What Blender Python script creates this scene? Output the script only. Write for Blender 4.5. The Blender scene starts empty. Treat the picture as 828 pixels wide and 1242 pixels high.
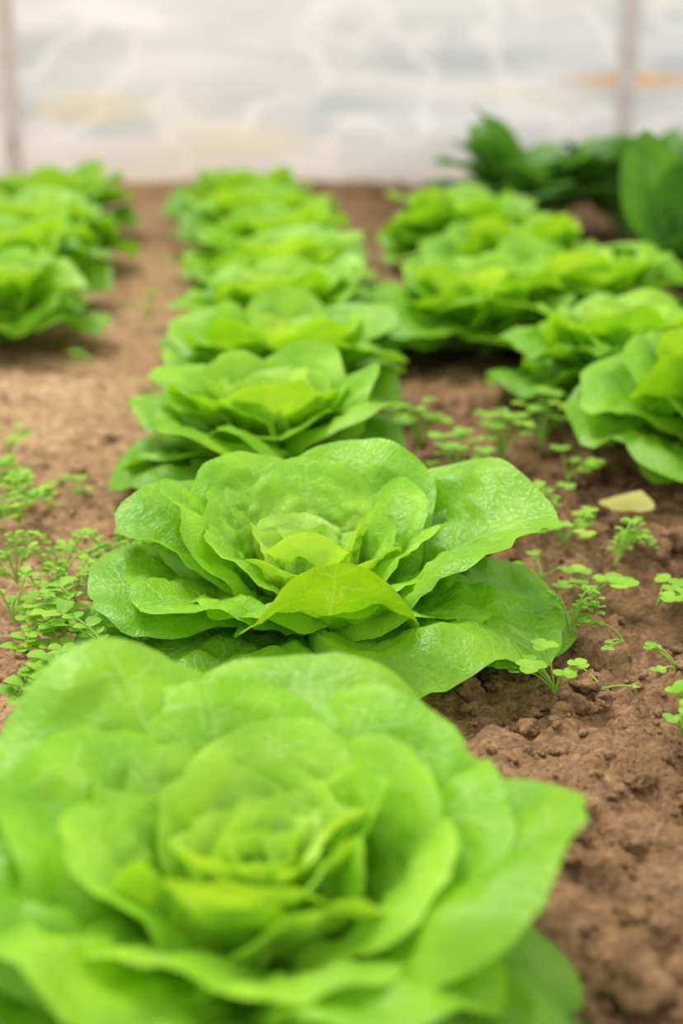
import bpy, math, random
from math import sin, cos, pi, radians, sqrt, exp
from mathutils import Vector, noise, Matrix

scene = bpy.context.scene
scene.view_settings.view_transform = 'Standard'
scene.view_settings.look = 'None'

def nz(x, y, z): return noise.noise(Vector((x, y, z)))

# ------------------------------------------------------------------ node helpers
def new_mat(name):
    m = bpy.data.materials.new(name); m.use_nodes = True
    nt = m.node_tree; nt.nodes.clear()
    return m, nt
def N(nt, t, **kw):
    n = nt.nodes.new(t)
    for k, v in kw.items():
        if k.startswith('i_'):
            n.inputs[k[2:]].default_value = v
        else: setattr(n, k, v)
    return n
def ramp(nt, stops, fac=None):
    r = nt.nodes.new('ShaderNodeValToRGB')
    el = r.color_ramp.elements
    while len(el) < len(stops): el.new(0.5)
    for e, (p, c) in zip(el, stops):
        e.position = p; e.color = (*c, 1)
    if fac: nt.links.new(fac, r.inputs[0])
    return r
def mix(nt, a, b, fac, mode='MIX'):
    m = nt.nodes.new('ShaderNodeMix'); m.data_type = 'RGBA'; m.blend_type = mode
    for sock, v in ((m.inputs[0], fac), (m.inputs[6], a), (m.inputs[7], b)):
        if hasattr(v, 'is_output'): nt.links.new(v, sock)
        elif isinstance(v, tuple): sock.default_value = (*v, 1)
        else: sock.default_value = v
    return m.outputs[2]
def math_n(nt, op, a, b=None, c=None):
    m = nt.nodes.new('ShaderNodeMath'); m.operation = op
    for i, v in enumerate((a, b, c)):
        if v is None: continue
        if hasattr(v, 'is_output'): nt.links.new(v, m.inputs[i])
        else: m.inputs[i].default_value = v
    return m.outputs[0]

# ------------------------------------------------------------------ leaf material
def leaf_material(name, c_old, c_mid, c_young, vein, trans_tint, veins=8.0, tw=0.38, rough=0.38, bump=0.35, cell=30.0, net=.09, sv_=.36, mv=.65):
    m, nt = new_mat(name); L = nt.links
    out = N(nt, 'ShaderNodeOutputMaterial')
    uv = N(nt, 'ShaderNodeUVMap', uv_map='UVMap')
    sep = N(nt, 'ShaderNodeSeparateXYZ'); L.new(uv.outputs[0], sep.inputs[0])
    xr = math_n(nt, 'SUBTRACT', sep.outputs[0], 0.5)
    x = math_n(nt, 'ABSOLUTE', xr)
    y = sep.outputs[1]
    age = N(nt, 'ShaderNodeAttribute', attribute_name='age')
    tc = N(nt, 'ShaderNodeTexCoord')
    nsv = N(nt, 'ShaderNodeTexNoise'); nsv.inputs['Scale'].default_value = 6; nsv.inputs['Detail'].default_value = 4
    L.new(uv.outputs[0], nsv.inputs['Vector'])
    wob = math_n(nt, 'MULTIPLY', math_n(nt, 'SUBTRACT', nsv.outputs[0], 0.5), 0.34)
    t = math_n(nt, 'ADD', math_n(nt, 'SUBTRACT', y, math_n(nt, 'MULTIPLY', x, 0.8)), wob)
    t = math_n(nt, 'ADD', t, math_n(nt, 'MULTIPLY', xr, 0.09))
    fr = math_n(nt, 'ABSOLUTE', math_n(nt, 'SUBTRACT', math_n(nt, 'FRACT', math_n(nt, 'MULTIPLY', t, veins)), 0.5))
    side = N(nt, 'ShaderNodeMapRange'); side.inputs[1].default_value = 0.0; side.inputs[2].default_value = 0.09
    side.inputs[3].default_value = 1; side.inputs[4].default_value = 0; L.new(fr, side.inputs[0])
    fade = N(nt, 'ShaderNodeMapRange'); fade.inputs[1].default_value = 0.08; fade.inputs[2].default_value = 0.42
    fade.inputs[3].default_value = 1; fade.inputs[4].default_value = 0.15; L.new(x, fade.inputs[0])
    sidev = math_n(nt, 'MULTIPLY', side.outputs[0], fade.outputs[0])
    mr = N(nt, 'ShaderNodeMapRange'); mr.inputs[1].default_value = 0.004; mr.inputs[2].default_value = 0.032
    mr.inputs[3].default_value = 1; mr.inputs[4].default_value = 0
    L.new(math_n(nt, 'ADD', x, math_n(nt, 'MULTIPLY', y, 0.022)), mr.inputs[0])
    wv = nt.nodes.new('ShaderNodeVectorMath'); wv.operation = 'MULTIPLY_ADD'
    nc = N(nt, 'ShaderNodeTexNoise'); nc.inputs['Scale'].default_value = 25; nc.inputs['Detail'].default_value = 2; L.new(uv.outputs[0], nc.inputs['Vector'])
    L.new(nc.outputs['Color'], wv.inputs[0]); wv.inputs[1].default_value = (.05, .05, .05); L.new(uv.outputs[0], wv.inputs[2])
    vo = N(nt, 'ShaderNodeTexVoronoi', feature='DISTANCE_TO_EDGE'); vo.inputs['Scale'].default_value = cell
    L.new(wv.outputs[0], vo.inputs['Vector'])
    vm = N(nt, 'ShaderNodeMapRange'); vm.inputs[1].default_value = 0.0; vm.inputs[2].default_value = 0.12
    vm.inputs[3].default_value = 1; vm.inputs[4].default_value = 0; L.new(vo.outputs[0], vm.inputs[0])
    veinmask = math_n(nt, 'MAXIMUM', math_n(nt, 'MULTIPLY', sidev, sv_), math_n(nt, 'MULTIPLY', mr.outputs[0], mv))
    veinmask = math_n(nt, 'MAXIMUM', veinmask, math_n(nt, 'MULTIPLY', vm.outputs[0], net))
    base = ramp(nt, [(0.0, c_old), (0.5, c_mid), (1.0, c_young)], age.outputs['Fac'])
    ns = N(nt, 'ShaderNodeTexNoise'); ns.inputs['Scale'].default_value = 22; ns.inputs['Detail'].default_value = 4
    L.new(tc.outputs['Object'], ns.inputs['Vector'])
    var = ramp(nt, [(0.3, (0.66, 0.80, 0.6)), (0.7, (1.15, 1.08, 1.0))], ns.outputs[0])
    col = mix(nt, base.outputs[0], var.outputs[0], 1.0, 'MULTIPLY')
    col = mix(nt, col, vein, veinmask)
    pz = N(nt, 'ShaderNodeMapRange'); pz.inputs[1].default_value = 0.05; pz.inputs[2].default_value = 0.32
    pz.inputs[3].default_value = 0.45; pz.inputs[4].default_value = 0; L.new(y, pz.inputs[0])
    col = mix(nt, col, vein, pz.outputs[0])
    sm = math_n(nt, 'MINIMUM', vo.outputs[0], .35)
    hgt = math_n(nt, 'SUBTRACT', math_n(nt, 'MULTIPLY', sm, .8), math_n(nt, 'MULTIPLY', sidev, 0.35))
    hgt = math_n(nt, 'SUBTRACT', hgt, math_n(nt, 'MULTIPLY', mr.outputs[0], 0.6))
    bp = N(nt, 'ShaderNodeBump'); bp.inputs['Strength'].default_value = bump; bp.inputs['Distance'].default_value = 0.004
    L.new(hgt, bp.inputs['Height'])
    pr = N(nt, 'ShaderNodeBsdfPrincipled'); pr.inputs['Roughness'].default_value = rough
    pr.inputs['Specular IOR Level'].default_value = 0.4
    L.new(col, pr.inputs['Base Color']); L.new(bp.outputs[0], pr.inputs['Normal'])
    tr = N(nt, 'ShaderNodeBsdfTranslucent')
    tcol = mix(nt, col, trans_tint, 1.0, 'MULTIPLY')
    L.new(tcol, tr.inputs[0]); L.new(bp.outputs[0], tr.inputs['Normal'])
    ms = N(nt, 'ShaderNodeMixShader'); ms.inputs[0].default_value = tw
    L.new(pr.outputs[0], ms.inputs[1]); L.new(tr.outputs[0], ms.inputs[2])
    L.new(ms.outputs[0], out.inputs[0])
    return m

mat_lettuce = leaf_material('lettuce_leaf', (0.17, 0.46, 0.012), (0.33, 0.65, 0.02), (0.60, 0.85, 0.13),
                            (0.60, 0.86, 0.27), (1.25, 1.12, 0.4))
mat_spinach = leaf_material('spinach_leaf', (0.06, 0.20, 0.03), (0.11, 0.30, 0.045), (0.18, 0.40, 0.07),
                            (0.36, 0.55, 0.18), (1.3, 1.3, 0.5), tw=0.3, rough=0.32, veins=6, sv_=.5)
mat_weed = leaf_material('weed_leaf', (0.16, 0.42, 0.02), (0.27, 0.56, 0.03), (0.40, 0.68, 0.05),
                         (0.45, 0.68, 0.12), (1.2, 1.1, 0.5), tw=0.35, bump=0.1, veins=4, rough=.6)
mat_yellow = leaf_material('withered_leaf', (0.55, 0.5, 0.12), (0.6, 0.55, 0.15), (0.6, 0.6, 0.2),
                         (0.7, 0.65, 0.3), (1.1, 1.0, 0.6), tw=0.3)

# ------------------------------------------------------------------ mesh builder
class Buf:
    def __init__(s): s.v = []; s.f = []; s.uv = []; s.age = []
    def obj(s, name, mat, loc=(0, 0, 0), rot=0, scale=1):
        me = bpy.data.meshes.new(name)
        me.from_pydata(s.v, [], s.f); me.update()
        ul = me.uv_layers.new(name='UVMap')
        lv = [0]*len(me.loops); me.loops.foreach_get('vertex_index', lv)
        flat = []
        for i in lv: flat += s.uv[i]
        ul.data.foreach_set('uv', flat)
        at = me.attributes.new('age', 'FLOAT', 'POINT'); at.data.foreach_set('value', s.age)
        me.polygons.foreach_set('use_smooth', [True]*len(me.polygons))
        me.materials.append(mat)
        return inst(me, name, loc, rot, scale)
def inst(me, name, loc, rot=0, scale=1):
    ob = bpy.data.objects.new(name, me); scene.collection.objects.link(ob)
    ob.location = loc; ob.rotation_euler = (0, 0, rot)
    ob.scale = (scale,)*3 if not isinstance(scale, tuple) else scale
    return ob

def leaf(B, az, L, a0, a1, cup=0.8, ruf=0.05, base_r=0.01, z0=0.01, p=0.8, q=1.6, ws=1.0, age=0.5,
         rim=0.0, roll=0.0, seed=0, n=30, e=1.0, bull=1.6, thmax=84, zmin=0.004, f1=None, skew=0.0):
    """az direction (deg) in which the leaf points, a0/a1 elevation of midrib at base and tip (deg)"""
    rnd = random.Random(seed*7919+13)
    NT, NV = n, n
    ph1, ph2, ph3 = [rnd.uniform(0, 6.28) for _ in range(3)]
    if f1 is None: f1 = rnd.uniform(3.4, 6.0)
    f2 = rnd.uniform(8, 13)
    az = radians(az); ca, sa = cos(az), sin(az)
    K = 60; tab = []; r = base_r; z = z0
    for i in range(K+8):
        t = i/K
        ang = radians(a0+(a1-a0)*min(t, 1.1)**e)
        tab.append((r, z, ang))
        r += cos(ang)*L/K; z += sin(ang)*L/K
    start = len(B.v)
    sd = (seed % 977)*3.17
    for iv in range(NV+1):
        v = (iv/NV)**0.85
        for it in range(NT+1):
            s = -1+2*it/NT
            th = radians(thmax)*s
            c_ = max(cos(th), 0)
            o2 = 1+0.08*nz(s*2.0, sd, 1.3)+0.03*nz(s*5, sd, 4.3)+.012*nz(s*14, sd, 2)
            x = v*c_**p*o2*sin(th)*ws; y = v*c_**q*o2
            t = min(max(y, 0), 1.1)
            fi = t*K; i0 = min(int(fi), K+6); fr = fi-i0
            A = tab[i0]; Bq = tab[i0+1]
            rr = A[0]+(Bq[0]-A[0])*fr; zz = A[1]+(Bq[1]-A[1])*fr; ang = A[2]+(Bq[2]-A[2])*fr
            k = cup*(1.35-0.6*t)
            if abs(k) > 0.01:
                xx = sin(k*x)/k; nn = (1-cos(k*x))/k
            else: xx, nn = x, 0
            edge = v**2.6
            rf = sin(th*f1+ph1)*0.62+sin(th*f2+ph2)*0.3+0.8*nz(s*3.5, sd, v*1.2)+.45*v**3*nz(s*11, sd, 7)
            nn += ruf*edge*rf
            nn -= rim*v**5
            nn += roll*x
            wob = 0.1*nz(x*5, y*5, sd)
            tt = y-0.8*abs(x)+wob
            b = abs(sin(pi*8*tt))**0.7
            msk = min(1, abs(x)/0.12)*min(1, v*2.5)*(1-0.6*v**6)
            nn += bull*(0.008*b*msk+0.05*nz(x*4.5, y*4.5, sd+9)*msk+0.028*nz(x*10, y*10, sd+3)*msk+0.012*nz(x*20, y*20, sd+5)*msk)
            nn -= bull*0.016*exp(-(x/0.035)**2)*(1-v)
            nr = -sin(ang)*nn*L; nzv = cos(ang)*nn*L
            R = rr+nr; T = xx*L + skew*L*t*t; Z = zz+nzv
            if Z < zmin+0.012:
                d = (zmin+0.012-Z); Z = zmin+0.012*exp(-d/0.012)
            B.v.append((ca*R-sa*T, sa*R+ca*T, Z))
            B.uv.append((x+0.5, y)); B.age.append(min(1, max(0, age+0.12*v-0.06)))
    W = NT+1
    for iv in range(NV):
        for it in range(NT):
            a = start+iv*W+it
            B.f.append((a, a+1, a+1+W, a+W))

def ring(B, rnd, cnt, L, a0, a1, phase, cup, ruf, base_r, z0, age, n, jl=0.12, ja=12, jz=12, **kw):
    for i in range(cnt):
        leaf(B, phase+360*i/cnt+rnd.uniform(-jz, jz), L*(1+rnd.uniform(-jl, jl)), a0+rnd.uniform(-ja, ja)*0.5, a1+rnd.uniform(-ja, ja),
             cup=cup*rnd.uniform(0.8, 1.25), ruf=ruf*rnd.uniform(0.7, 1.4), base_r=base_r, z0=z0, age=age+rnd.uniform(-0.12, 0.12),
             seed=rnd.randint(0, 9999), n=n, p=rnd.uniform(0.6, 0.85), roll=rnd.uniform(-0.2, 0.2), **kw)

def heart(B, rnd, n, s=1.0, z=0.01):
    ring(B, rnd, 5, 0.088*s, 38, 88, 15, 1.5, 0.08, 0.014*s, z+0.006, 0.66, n, rim=0.18, q=1.2)
    ring(B, rnd, 5, 0.076*s, 52, 92, 50, 1.8, 0.10, 0.010*s, z+0.008, 0.80, n, rim=0.18, q=1.1)
    ring(B, rnd, 5, 0.066*s, 64, 94, 10, 2.1, 0.15, 0.008*s, z+0.010, 0.90, n, rim=0.16, q=1.0)
    ring(B, rnd, 5, 0.058*s, 74, 98, 40, 2.2, 0.22, 0.007*s, z+0.012, 0.97, n, rim=.14, ws=1.1, q=.9)
    ring(B, rnd, 4, 0.052*s, 82, 104, 0, 2.2, 0.28, 0.005*s, z+0.012, 1.0, n, rim=.1, ws=1.15, q=.8)
    ring(B, rnd, 3, 0.046*s, 88, 108, 30, 2.2, 0.30, 0.003*s, z+0.012, 1.0, n, ws=1.15, q=.8)

def generic(seed, n=20):
    rnd = random.Random(seed); B = Buf()
    ring(B, rnd, 6, 0.155, 30, -12, rnd.uniform(0, 60), 0.8, 0.11, 0.012, 0.006, 0.10, n, rim=0.06)
    ring(B, rnd, 6, 0.148, 34, 30, rnd.uniform(0, 60), 1.2, 0.11, 0.012, 0.012, 0.28, n, rim=0.16)
    ring(B, rnd, 5, 0.138, 40, 62, rnd.uniform(0, 60), 1.4, 0.10, 0.014, 0.016, 0.42, n, rim=0.20)
    ring(B, rnd, 5, 0.118, 42, 82, rnd.uniform(0, 60), 1.4, 0.09, 0.014, 0.018, 0.55, n, rim=0.20)
    heart(B, rnd, n, 1.12, 0.02)
    return B

# hero lettuce in the foreground
rnd = random.Random(5)
B = Buf(); n = 38
heart(B, rnd, n, 1.0, 0.004)
for az, L, a0, a1, cup, ruf, age, kw in [
    (85, .108, 44, 84, 1.4, .06, .6, {}), (30, .110, 42, 80, 1.4, .06, .55, {}), (140, .112, 42, 80, 1.4, .06, .55, {}),
    (190, .108, 40, 76, 1.4, .07, .55, {}), (240, .106, 32, 58, 1.5, .07, .55, {}), (292, .106, 30, 52, 1.5, .07, .55, {}), (342, .108, 36, 68, 1.4, .06, .55, {}),
    (108, .138, 40, 68, 1.1, .06, .4, {}), (55, .138, 40, 66, 1.1, .06, .4, {}), (160, .142, 38, 62, 1.2, .07, .4, {}),
    (212, .138, 26, 44, 1.3, .08, .4, {}), (5, .134, 34, 62, 1.4, .06, .4, {}), (-45, .130, 26, 38, 1.3, .08, .35, {}),
    (262, .130, 24, 28, 1.3, .09, .33, {}),
    (128, .175, 40, 54, 1.0, .07, .3, {}), (80, .165, 40, 50, 1.0, .07, .3, {}), (172, .175, 30, 30, 1.0, .08, .25, {}),
    (225, .18, 18, 8, 1.0, .10, .15, {}), (282, .150, 16, -2, 1.1, .10, .15, {}), (318, .155, 16, 6, 1.1, .09, .15, {}),
    (352, .162, 28, 58, 1.5, .07, .28, {}), (32, .146, 34, 38, 1.1, .08, .25, {}),
    (200, .19, 14, -8, .7, .09, .1, {}), (250, .18, 10, -10, .7, .09, .1, {}), (300, .165, 8, -10, .7, .09, .1, {}), (328, .16, 8, -8, .7, .09, .1, {}), (150, .18, 24, 10, .7, .08, .15, {})]:
    leaf(B, az, L, a0, a1, cup=cup, ruf=ruf, age=age, base_r=.015, z0=.007, rim=0.18, seed=int(az*3)+7, n=n, **kw)
B.obj('lettuce_head', mat_lettuce, (-0.040, 0.598, 0))

# hero lettuce in focus
rnd = random.Random(11)
B = Buf(); n = 50
heart(B, rnd, n, 0.92, 0.0)
for az, L, a0, a1, cup, ruf, age, kw in [
    (95, .118, 44, 80, 1.2, .07, .5, {}), (40, .120, 42, 74, 1.2, .07, .5, {}), (150, .118, 42, 78, 1.3, .07, .5, {}),
    (200, .106, 38, 72, 1.4, .08, .5, {}), (-12, .110, 38, 62, 1.3, .09, .5, {}),
    (240, .112, 20, 48, 1.4, .08, .45, dict(rim=.24)), (308, .108, 24, 54, 1.4, .09, .45, dict(rim=.22)),
    (278, .136, 0, 92, 1.2, .07, .4, dict(rim=.28, base_r=.02)),
    (326, .132, 18, 24, 1.3, .10, .4, {}),
    (178, .140, 34, 74, 1.5, .08, .4, {}), (215, .142, 14, 44, 1.3, .09, .33, {}),
    (68, .145, 40, 66, 1.0, .08, .35, {}), (118, .142, 40, 68, 1.0, .08, .35, {}),
    (3, .188, 24, 46, 1.2, .07, .3, dict(rim=.12, ws=1.2)), (-34, .195, 14, 10, .9, .09, .22, {}), (-10, .190, 10, -4, .9, .09, .1, {}),
    (224, .195, 12, -4, .6, .09, .18, {}), (162, .152, 30, 50, 1.4, .09, .25, {}), (192, .165, 16, 24, 1.3, .10, .2, {}),
    (252, .145, 8, -10, .8, .08, .1, {}), (292, .145, 6, -10, .8, .08, .1, {}), (90, .165, 34, 34, .9, .08, .2, {}), (135, .16, 32, 34, 1.0, .08, .2, {}), (45, .160, 32, 28, 1.0, .08, .2, {})]:
    k = dict(rim=.16, base_r=.014); k.update(kw)
    leaf(B, az, L, a0, a1, cup=cup, ruf=ruf, age=age, z0=.004, seed=int(az*5)+3, n=n, **k)
B.obj('lettuce_head', mat_lettuce, (-0.022, 1.04, 0))

vars_ = []
gen = [generic(s, 24) for s in (21, 22, 23, 24, 25)]
placed = [  # x, y, scale, rotdeg
    (-0.076, 1.40, 0.95, 30), (-0.072, 1.68, 1.0, 140), (-0.085, 1.97, 1.04, 250), (-0.10, 2.26, 1.06, 80), (-0.12, 2.56, 1.04, 190), (-0.205, 3.14, 1.12, 300), (-.16, 2.86, 1.06, 10),
    (-0.51, 2.06, 1.02, 60), (-0.55, 2.36, 1.08, 200), (-0.58, 2.72, 1.1, 310), (-0.61, 3.10, 1.14, 20), (-0.86, 2.8, 1.1, 20), (-.80, 2.35, 1.0, 77),
    (0.405, 1.43, (.98, .98, 1.2), 100), (0.335, 1.68, (.95, .95, 1.1), 220), (0.19, 2.00, 1.02, 330), (0.345, 2.10, 1.08, 45), (0.23, 2.76, 1.1, 280),
    (0.30, 2.42, 1.06, 110)]
for i, (x, y, s, r) in enumerate(placed):
    if i < 5:
        ob = gen[i].obj('lettuce_head', mat_lettuce, (x, y, 0), radians(r), s); vars_.append(ob.data)
    else:
        inst(vars_[(i*3) % 5], 'lettuce_head', (x, y, 0), radians(r), s)

# ------------------------------------------------------------------ spinach plants
def tube(B, pts, r0, r1, age=0.8):
    st = len(B.v); K = 6
    for i, pnt in enumerate(pts):
        f = i/(len(pts)-1); r = r0+(r1-r0)*f
        d = (Vector(pts[min(i+1, len(pts)-1)])-Vector(pts[max(i-1, 0)])).normalized()
        u = d.cross(Vector((0, 0, 1)))
        if u.length < 1e-3: u = Vector((1, 0, 0))
        u.normalize(); w = d.cross(u)
        for k in range(K):
            q = Vector(pnt)+u*cos(2*pi*k/K)*r+w*sin(2*pi*k/K)*r
            B.v.append(tuple(q)); B.uv.append((0.5, 0.3)); B.age.append(age)
    for i in range(len(pts)-1):
        for k in range(K):
            a = st+i*K+k; b = st+i*K+(k+1) % K
            B.f.append((a, b, b+K, a+K))

def stalk_leaf(B, az, stem, L, a0, am, a1, ws, seed, age=0.5, cup=0.7, ruf=0.05, n=18, p=0.6, roll=0):
    r = 0.008; z = 0.0; pts = []
    for i in range(7):
        ang = radians(a0+(am-a0)*i/6)
        pts.append((cos(radians(az))*r, sin(radians(az))*r, z))
        if i < 6: r += cos(ang)*stem/6; z += sin(ang)*stem/6
    tube(B, pts, 0.005, 0.003)
    leaf(B, az, L, am, a1, cup=cup, ruf=ruf, base_r=r-0.004, z0=z, p=p, q=1.8, ws=ws, age=age, seed=seed, n=n, thmax=88, bull=1.0, roll=roll)

def spinach(seed, cnt, hs=1.0):
    rnd = random.Random(seed); B = Buf()
    for i in range(cnt):
        f = i/cnt
        stalk_leaf(B, i*137.5+rnd.uniform(-15, 15), (0.04+0.05*rnd.random())*hs, (0.12+0.05*rnd.random())*hs,
                   40+40*f+rnd.uniform(-8, 8), 38+35*f, -25+70*f+rnd.uniform(-20, 20), rnd.uniform(.6, .75), rnd.randint(0, 999), age=rnd.random())
    return B
spinach(3, 26, 1.22).obj('spinach_plant', mat_spinach, (0.40, 3.08, 0))
spinach(8, 22, 1.12).obj('spinach_plant', mat_spinach, (0.62, 3.12, 0))
B = spinach(9, 9, 0.9)
stalk_leaf(B, 182, 0.03, 0.27, 80, 62, 74, .66, 77, age=.6, cup=1.0, roll=.5)
stalk_leaf(B, 235, 0.05, 0.22, 80, 72, 60, .65, 78, age=.5, cup=.8)
stalk_leaf(B, 140, 0.05, 0.20, 80, 74, 60, .65, 79, age=.6, cup=.8)
stalk_leaf(B, 205, 0.03, 0.18, 60, 40, 20, .65, 80, age=.5, cup=.8)
B.obj('spinach_plant', mat_spinach, (0.575, 2.26, 0))

# ------------------------------------------------------------------ weeds
def clover(seed, stems, h, ls, spread=0.03):
    rnd = random.Random(seed); B = Buf()
    for i in range(stems):
        az = rnd.uniform(0, 2*pi); sp = spread*rnd.uniform(.4, 1.2); hh = h*rnd.uniform(.6, 1.15)
        pts = []
        for k in range(6):
            t = k/5
            pts.append((cos(az)*sp*t**1.3, sin(az)*sp*t**1.3, hh*sin(t*pi/2)))
        tube(B, pts, 0.0008, 0.0006, .6)
        tip = Vector(pts[-1]); ph = rnd.uniform(0, 360); l = ls*rnd.uniform(.6, 1.15)
        for j in range(3):
            st = len(B.v)
            leaf(B, ph+120*j, l, 25, -12, cup=-0.5 if rnd.random() < .5 else .5, ruf=0.03, base_r=0.0, z0=0, p=.7, ws=.95,
                 age=rnd.uniform(.3, .9), seed=rnd.randint(0, 999), n=8, bull=.3, thmax=80, zmin=-1)
            for q in range(st, len(B.v)):
                B.v[q] = tuple(Vector(B.v[q])+tip)
    return B
def creeper(seed, stems, length, ls, azs=None):
    rnd = random.Random(seed); B = Buf()
    for i in range(stems):
        az = radians(rnd.uniform(*azs)) if azs else rnd.uniform(0, 2*pi)
        x = y = 0; pts = []
        nst = 9; Ls = length*rnd.uniform(.5, 1.1); hh = rnd.uniform(.012, .04)
        for k in range(nst):
            t = k/(nst-1)
            pts.append((x, y, 0.004+hh*sin(t*pi*0.8)))
            az += rnd.uniform(-.3, .3)
            x += cos(az)*Ls/nst; y += sin(az)*Ls/nst
        tube(B, pts, 0.0010, 0.0006, .6)
        for k in range(2, nst):
            for sgn in (-1, 1):
                st = len(B.v)
                leaf(B, math.degrees(az)+sgn*rnd.uniform(45, 80), ls*rnd.uniform(.6, 1.25), rnd.uniform(10, 50), -10, cup=.5, ruf=.03, base_r=.002, z0=0,
                     p=.8, ws=.85, age=rnd.uniform(.2, .9), seed=rnd.randint(0, 999), n=7, bull=.3, zmin=-1)
                tip = Vector(pts[k])
                for q in range(st, len(B.v)): B.v[q] = tuple(Vector(B.v[q])+tip)
    return B
for sd_, st_n, ln, ls, azs, loc in [
    (1, 12, .10, .012, (140, 260), (-0.155, 0.93)), (2, 8, .07, .011, (150, 300), (-0.19, 0.99)), (3, 6, .05, .011, None, (-0.19, 1.15)),
    (4, 7, .06, .012, None, (-0.30, 1.25)), (14, 5, .045, .009, None, (-0.235, 1.12)), (15, 6, .05, .011, None, (-0.345, 1.34)),
    (16, 5, .05, .010, None, (0.16, 1.22)), (17, 4, .035, .008, None, (-0.255, 1.02)), (18, 4, .04, .008, None, (0.235, 1.14)), (19, 7, .06, .012, (120, 250), (-0.17, .89)),
    (20, 4, .03, .007, None, (-.27, 1.10)), (21, 4, .03, .007, None, (-.215, 1.06)), (22, 4, .03, .007, None, (.175, 1.0))]:
    creeper(sd_, st_n, ln, ls, azs).obj('weed_chickweed', mat_weed, (*loc, 0))
CL = [(0.150, .905, 7, .025, .012), (0.225, .84, 6, .03, .013), (0.205, 1.075, 8, .018, .013), (0.20, 1.20, 9, .028, .013), (0.255, 1.06, 6, .02, .012),
      (0.115, 1.36, 12, .05, .013), (0.17, 1.45, 12, .05, .013), (0.085, 1.50, 10, .05, .013), (0.14, 1.29, 8, .03, .011), (0.22, 1.50, 10, .05, .013), (.25, 1.58, 9, .05, .013),
      (.19, 1.33, 6, .02, .010), (0.125, .97, 3, .010, .006), (0.215, .99, 3, .012, .006), (-0.36, 1.48, 6, .03, .012), (-0.26, 1.34, 5, .015, .009), (-0.30, 1.18, 4, .012, .008),
      (-0.24, 1.75, 4, .02, .009), (-0.34, 1.9, 4, .02, .009), (-0.30, 2.2, 5, .04, .014), (-.28, 2.6, 4, .04, .014), (.185, .91, 2, .01, .005), (.245, .94, 4, .015, .008), (.17, 1.12, 4, .015, .008), (.23, 1.38, 6, .03, .011)]
for i, (x, y, s, h, l) in enumerate(CL):
    clover(50+i, s, h, l).obj('weed_clover', mat_weed, (x, y, 0), 0, 1)
B = Buf(); leaf(B, 150, .05, 12, -10, cup=.6, ruf=.08, base_r=0, z0=.004, seed=5, n=16)
B.obj('withered_lettuce_leaf', mat_yellow, (0.295, 1.27, 0.002))

# ------------------------------------------------------------------ ground
xs = []; x = 0.0; st = 0.0045
while x < 1.3:
    xs.append(x); x += st; st *= 1.007
while x < 9: xs.append(x); x *= 1.18
xs = [-q for q in reversed(xs[1:])]+xs
ys = [-6, -3, -1.5, -.8, -.4, -.1, .1, .2, .3]; y = .36; st = .0036
while y < 4.6:
    ys.append(y); y += st; st *= 1.0065
while y < 14: ys.append(y); y *= 1.15
def gh(x, y):
    k = .75+.7*min(1, max(0, (x+.05)/.2))
    a = 0.014*nz(x*2.2, y*2.2, 0)+0.010*nz(x*8, y*8, 5)
    a += k*0.011*nz(x*22, y*22, 2)
    f = noise.fractal(Vector((x*55, y*55, 1)), 0.6, 2.0, 3)
    a += k*0.006*f
    # crumbly lumps
    c = nz(x*38, y*38, 21)
    if c > .12: a += k*.012*(c-.12)
    a += 0.035*exp(-((y-4.0)/.16)**2)*(0.8+1.2*nz(x*3, 1, 8))
    return a - 0.010
V = []; F = []
for y in ys:
    for x in xs: V.append((x, y, gh(x, y)))
W = len(xs)
for j in range(len(ys)-1):
    for i in range(W-1):
        a = j*W+i; F.append((a, a+1, a+1+W, a+W))
me = bpy.data.meshes.new('ground'); me.from_pydata(V, [], F)
me.polygons.foreach_set('use_smooth', [True]*len(F))
ground = bpy.data.objects.new('ground', me); scene.collection.objects.link(ground)

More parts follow.
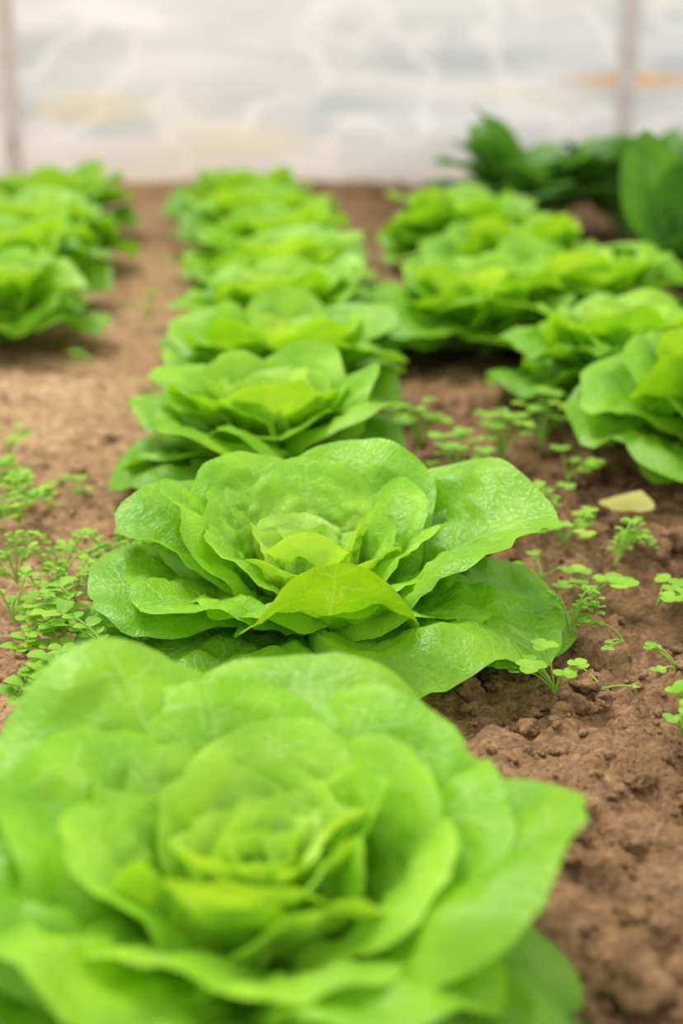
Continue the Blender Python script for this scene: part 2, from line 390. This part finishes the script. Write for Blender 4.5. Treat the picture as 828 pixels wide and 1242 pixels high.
def soil_material(name):
    m, nt = new_mat(name); L = nt.links
    out = N(nt, 'ShaderNodeOutputMaterial'); tc = N(nt, 'ShaderNodeTexCoord')
    n1 = N(nt, 'ShaderNodeTexNoise'); n1.inputs['Scale'].default_value = 4.0; n1.inputs['Detail'].default_value = 8; n1.inputs['Roughness'].default_value = .6; L.new(tc.outputs['Object'], n1.inputs['Vector'])
    n2 = N(nt, 'ShaderNodeTexNoise'); n2.inputs['Scale'].default_value = 70; n2.inputs['Detail'].default_value = 9; n2.inputs['Roughness'].default_value = .68; L.new(tc.outputs['Object'], n2.inputs['Vector'])
    n3 = N(nt, 'ShaderNodeTexVoronoi'); n3.inputs['Scale'].default_value = 220; L.new(tc.outputs['Object'], n3.inputs['Vector'])
    sp = N(nt, 'ShaderNodeSeparateXYZ'); L.new(tc.outputs['Object'], sp.inputs[0])
    mr = N(nt, 'ShaderNodeMapRange'); mr.inputs[1].default_value = -0.35; mr.inputs[2].default_value = 0.35; L.new(sp.outputs[0], mr.inputs[0])
    f = math_n(nt, 'ADD', math_n(nt, 'MULTIPLY', mr.outputs[0], 0.40), math_n(nt, 'MULTIPLY', n1.outputs[0], 0.95))
    c1 = ramp(nt, [(0.32, (0.64, 0.41, 0.225)), (0.6, (0.45, 0.265, 0.13)), (0.9, (0.23, 0.13, 0.062))], f)
    c2 = ramp(nt, [(0.25, (0.33, 0.30, 0.28)), (0.5, (0.95, 0.95, 0.95)), (0.75, (1.45, 1.45, 1.45))], n2.outputs[0])
    col = mix(nt, c1.outputs[0], c2.outputs[0], 1.0, 'MULTIPLY')
    c3 = ramp(nt, [(0.0, (0.7, 0.7, 0.7)), (1.0, (1.25, 1.25, 1.25))], n3.outputs['Color'])
    col = mix(nt, col, c3.outputs[0], 1.0, 'MULTIPLY')
    h = math_n(nt, 'ADD', n2.outputs[0], math_n(nt, 'MULTIPLY', n3.outputs['Distance'], -0.35))
    bp = N(nt, 'ShaderNodeBump'); bp.inputs['Strength'].default_value = 1.0; bp.inputs['Distance'].default_value = 0.008; L.new(h, bp.inputs['Height'])
    pr = N(nt, 'ShaderNodeBsdfPrincipled'); pr.inputs['Roughness'].default_value = 0.95; pr.inputs['Specular IOR Level'].default_value = 0.15
    L.new(col, pr.inputs['Base Color']); L.new(bp.outputs[0], pr.inputs['Normal']); L.new(pr.outputs[0], out.inputs[0])
    return m
mat_soil = soil_material('sandy_soil')
me.materials.append(mat_soil)

import bmesh
bm = bmesh.new(); bmesh.ops.create_icosphere(bm, subdivisions=3, radius=1)
bv = [v.co.copy() for v in bm.verts]; bf = [[v.index for v in f.verts] for f in bm.faces]; bm.free()
bm = bmesh.new(); bmesh.ops.create_icosphere(bm, subdivisions=1, radius=1)
sv = [v.co.copy() for v in bm.verts]; sf = [[v.index for v in f.verts] for f in bm.faces]; bm.free()
rnd = random.Random(99); V = []; F = []
heads = [(-.042, .596, .13), (-.022, 1.04, .13)]+[(a[0], a[1], .12) for a in placed]
def clod(x, y, r, big=False):
    for hx, hy, hr in heads:
        if (x-hx)**2+(y-hy)**2 < hr*hr: return
    base = len(V); vs, fs = (bv, bf) if big else (sv, sf)
    sq = rnd.uniform(.5, .85); o = rnd.uniform(0, 50); rz = rnd.uniform(0, 6.28); st = rnd.uniform(.7, 1.3)
    z = gh(x, y)+r*sq*.35
    for v in vs:
        k = 1+0.7*nz(v.x*1.3+o, v.y*1.3, v.z*1.3)+0.4*nz(v.x*3.5+o, v.y*3.5, v.z*3.5)+(0.2*nz(v.x*8+o, v.y*8, v.z*8) if big else 0)
        px, py = v.x*k*st, v.y*k
        V.append((x+(px*cos(rz)-py*sin(rz))*r, y+(px*sin(rz)+py*cos(rz))*r, z+v.z*k*r*sq))
    for f in fs: F.append(tuple(i+base for i in f))
for _ in range(24000):
    y = .42+rnd.random()**1.5*2.2; x = rnd.uniform(-.55, .55)*(0.35+y*.5)
    dens = nz(x*5, y*5, 3)*1.3+(0.25 if x > 0 else -0.1)
    if rnd.random() > .4+dens: continue
    clod(x, y, 0.0008+0.0042*rnd.random()**3.5)
for _ in range(1300):
    y = rnd.uniform(.45, 1.8); x = rnd.uniform(.08, .5) if rnd.random() < .8 else rnd.uniform(-.6, -.15)
    if nz(x*7, y*7, 11) < -.05: continue
    clod(x, y, .003+.007*rnd.random()**2, True)
for x, y, r in [(.145, .58, .016), (.185, .62, .014), (.16, .66, .010), (.12, .53, .014), (.20, .55, .018), (.165, .73, .010), (.13, .69, .008), (.22, .72, .013), (.265, 1.17, .016), (.30, 1.20, .014), (.24, 1.24, .012), (.19, .80, .008), (.17, .50, .015), (.24, .64, .012)]:
    clod(x, y, r, True)
me = bpy.data.meshes.new('soil_clods'); me.from_pydata(V, [], F)
me.polygons.foreach_set('use_smooth', [True]*len(F)); me.materials.append(mat_soil)
scene.collection.objects.link(bpy.data.objects.new('soil_clods', me))

# ------------------------------------------------------------------ plastic greenhouse wall
WY = 4.12
V = []; F = []; nx, nzc = 260, 90
for j in range(nzc+1):
    z = -0.03+2.4*j/nzc
    for i in range(nx+1):
        x = -4+8*i/nx
        d = 0.03*nz(x*.7+z*.5, z*3.2, 0)+0.014*nz(x*2.2-z, z*7, 4)+0.02*(1-abs(sin((x-.775)*pi/1.70)))
        d += .03*abs(nz(x*1.6+z*2.2, z*1.5, 12))
        V.append((x, WY+d, z))
for j in range(nzc):
    for i in range(nx):
        a = j*(nx+1)+i; F.append((a, a+1, a+nx+2, a+nx+1))
me = bpy.data.meshes.new('wall_back'); me.from_pydata(V, [], F)
me.polygons.foreach_set('use_smooth', [True]*len(F))
wall = bpy.data.objects.new('wall_back', me); scene.collection.objects.link(wall)
m, nt = new_mat('plastic_sheeting'); L = nt.links
out = N(nt, 'ShaderNodeOutputMaterial'); tc = N(nt, 'ShaderNodeTexCoord')
mp = N(nt, 'ShaderNodeMapping'); mp.inputs['Scale'].default_value = (1.0, 1, 6); mp.inputs['Rotation'].default_value = (0, 0.12, 0); L.new(tc.outputs['Object'], mp.inputs['Vector'])
n1 = N(nt, 'ShaderNodeTexNoise'); n1.inputs['Scale'].default_value = 1.5; n1.inputs['Detail'].default_value = 4; n1.inputs['Distortion'].default_value = .4; L.new(mp.outputs[0], n1.inputs['Vector'])
c = ramp(nt, [(0.34, (0.56, 0.63, 0.66)), (0.5, (0.71, 0.75, 0.755)), (0.66, (0.88, 0.89, 0.88))], n1.outputs[0])
mp3 = N(nt, 'ShaderNodeMapping'); mp3.inputs['Scale'].default_value = (1.3, 1, 1.6); mp3.inputs['Rotation'].default_value = (0, 0.8, 0); L.new(tc.outputs['Object'], mp3.inputs['Vector'])
n4 = N(nt, 'ShaderNodeTexNoise'); n4.inputs['Scale'].default_value = 2.2; n4.inputs['Detail'].default_value = 2; L.new(mp3.outputs[0], n4.inputs['Vector'])
cr = N(nt, 'ShaderNodeMapRange'); cr.inputs[1].default_value = 0; cr.inputs[2].default_value = .05; cr.inputs[3].default_value = .7; cr.inputs[4].default_value = 0
L.new(math_n(nt, 'ABSOLUTE', math_n(nt, 'SUBTRACT', n4.outputs[0], .5)), cr.inputs[0])
c0 = mix(nt, c.outputs[0], (0.95, 0.95, 0.94), cr.outputs[0])
mp2 = N(nt, 'ShaderNodeMapping'); mp2.inputs['Scale'].default_value = (1.2, 1, 5); mp2.inputs['Location'].default_value = (3.1, 0, 1.7); L.new(tc.outputs['Object'], mp2.inputs['Vector'])
n2 = N(nt, 'ShaderNodeTexNoise'); n2.inputs['Scale'].default_value = 1.3; n2.inputs['Detail'].default_value = 3; L.new(mp2.outputs[0], n2.inputs['Vector'])
st_ = ramp(nt, [(0.52, (0, 0, 0)), (0.72, (.6, .6, .6))], n2.outputs[0])
col = mix(nt, c0, (0.86, 0.77, 0.50), st_.outputs[0])
sp = N(nt, 'ShaderNodeSeparateXYZ'); L.new(tc.outputs['Object'], sp.inputs[0])
dz = N(nt, 'ShaderNodeMapRange'); dz.inputs[1].default_value = 0.02; dz.inputs[2].default_value = 0.16; dz.inputs[3].default_value = .5; dz.inputs[4].default_value = 0; L.new(sp.outputs[2], dz.inputs[0])
col = mix(nt, col, (0.66, 0.58, 0.47), dz.outputs[0])
def blob(cx, cz, wx, wz, mx):
    a = math_n(nt, 'DIVIDE', math_n(nt, 'SUBTRACT', sp.outputs[0], cx), wx); b = math_n(nt, 'DIVIDE', math_n(nt, 'SUBTRACT', sp.outputs[2], cz), wz)
    q = math_n(nt, 'ADD', math_n(nt, 'MULTIPLY', a, a), math_n(nt, 'MULTIPLY', b, b))
    q = math_n(nt, 'ADD', q, math_n(nt, 'MULTIPLY', math_n(nt, 'SUBTRACT', n1.outputs[0], .5), 4))
    r = N(nt, 'ShaderNodeMapRange'); r.inputs[1].default_value = 0; r.inputs[2].default_value = 1.2; r.inputs[3].default_value = mx; r.inputs[4].default_value = 0; L.new(q, r.inputs[0])
    return r.outputs[0]
col = mix(nt, col, (0.78, 0.50, 0.24), blob(0.80, 0.28, 0.24, 0.024, .8))
col = mix(nt, col, (0.85, 0.79, 0.48), blob(-0.68, 0.22, 0.18, 0.05, .5))
bp = N(nt, 'ShaderNodeBump'); bp.inputs['Strength'].default_value = .3; bp.inputs['Distance'].default_value = .05; L.new(n1.outputs[0], bp.inputs['Height'])
df = N(nt, 'ShaderNodeBsdfPrincipled'); df.inputs['Roughness'].default_value = .35; L.new(col, df.inputs['Base Color']); L.new(bp.outputs[0], df.inputs['Normal'])
tr = N(nt, 'ShaderNodeBsdfTranslucent'); L.new(col, tr.inputs[0])
ms = N(nt, 'ShaderNodeMixShader'); ms.inputs[0].default_value = .5
L.new(df.outputs[0], ms.inputs[1]); L.new(tr.outputs[0], ms.inputs[2]); L.new(ms.outputs[0], out.inputs[0])
wall.data.materials.append(m)

m, nt = new_mat('weathered_post'); L = nt.links
out = N(nt, 'ShaderNodeOutputMaterial'); tc = N(nt, 'ShaderNodeTexCoord')
n1 = N(nt, 'ShaderNodeTexNoise'); n1.inputs['Scale'].default_value = 12; n1.inputs['Detail'].default_value = 6; L.new(tc.outputs['Object'], n1.inputs['Vector'])
c = ramp(nt, [(0.3, (0.56, 0.51, 0.44)), (0.7, (0.78, 0.75, 0.70))], n1.outputs[0])
pr = N(nt, 'ShaderNodeBsdfPrincipled'); pr.inputs['Roughness'].default_value = .7; L.new(c.outputs[0], pr.inputs['Base Color']); L.new(pr.outputs[0], out.inputs[0])
mat_post = m
def post(x, r, h=2.4):
    B = Buf(); K = 16
    for j in range(25):
        z = -0.1+h*j/24
        for k in range(K):
            q = r*(1+.06*nz(cos(k)*2, z*4, x))
            B.v.append((cos(2*pi*k/K)*q+.004*nz(z*2, x, 0), sin(2*pi*k/K)*q, z)); B.uv.append((0, 0)); B.age.append(0)
    for j in range(24):
        for k in range(K):
            a = j*K+k; b = j*K+(k+1) % K
            B.f.append((a, b, b+K, a+K))
    B.f.append(tuple(24*K+k for k in range(K)))
    B.obj('greenhouse_post', mat_post, (x, WY-.05, 0))
for x in (-2.62, -0.912, 0.780, 2.49): post(x, .026)

# ------------------------------------------------------------------ light
w = bpy.data.worlds.new('overcast_sky'); scene.world = w; w.use_nodes = True
nt = w.node_tree; bg = nt.nodes['Background']
bg.inputs[0].default_value = (1.0, 0.995, 0.98, 1); bg.inputs[1].default_value = 1.25
sd = bpy.data.lights.new('sun', 'SUN'); sd.energy = 2.7; sd.angle = radians(22); sd.color = (1, .98, .93)
so = bpy.data.objects.new('sun', sd); scene.collection.objects.link(so)
so.rotation_euler = Vector((-0.35, 0.45, 1.0)).to_track_quat('Z', 'Y').to_euler()

# ------------------------------------------------------------------ camera
cd = bpy.data.cameras.new('camera'); cam = bpy.data.objects.new('camera', cd); scene.collection.objects.link(cam)
cd.sensor_fit = 'VERTICAL'; cd.sensor_height = 36; cd.sensor_width = 24; cd.lens = 50
cam.location = (0, 0, .45); cam.rotation_euler = (radians(90-19.2), 0, 0)
cd.dof.use_dof = True; cd.dof.focus_distance = 1.02; cd.dof.aperture_fstop = 3.2
cd.clip_start = .02
scene.camera = cam
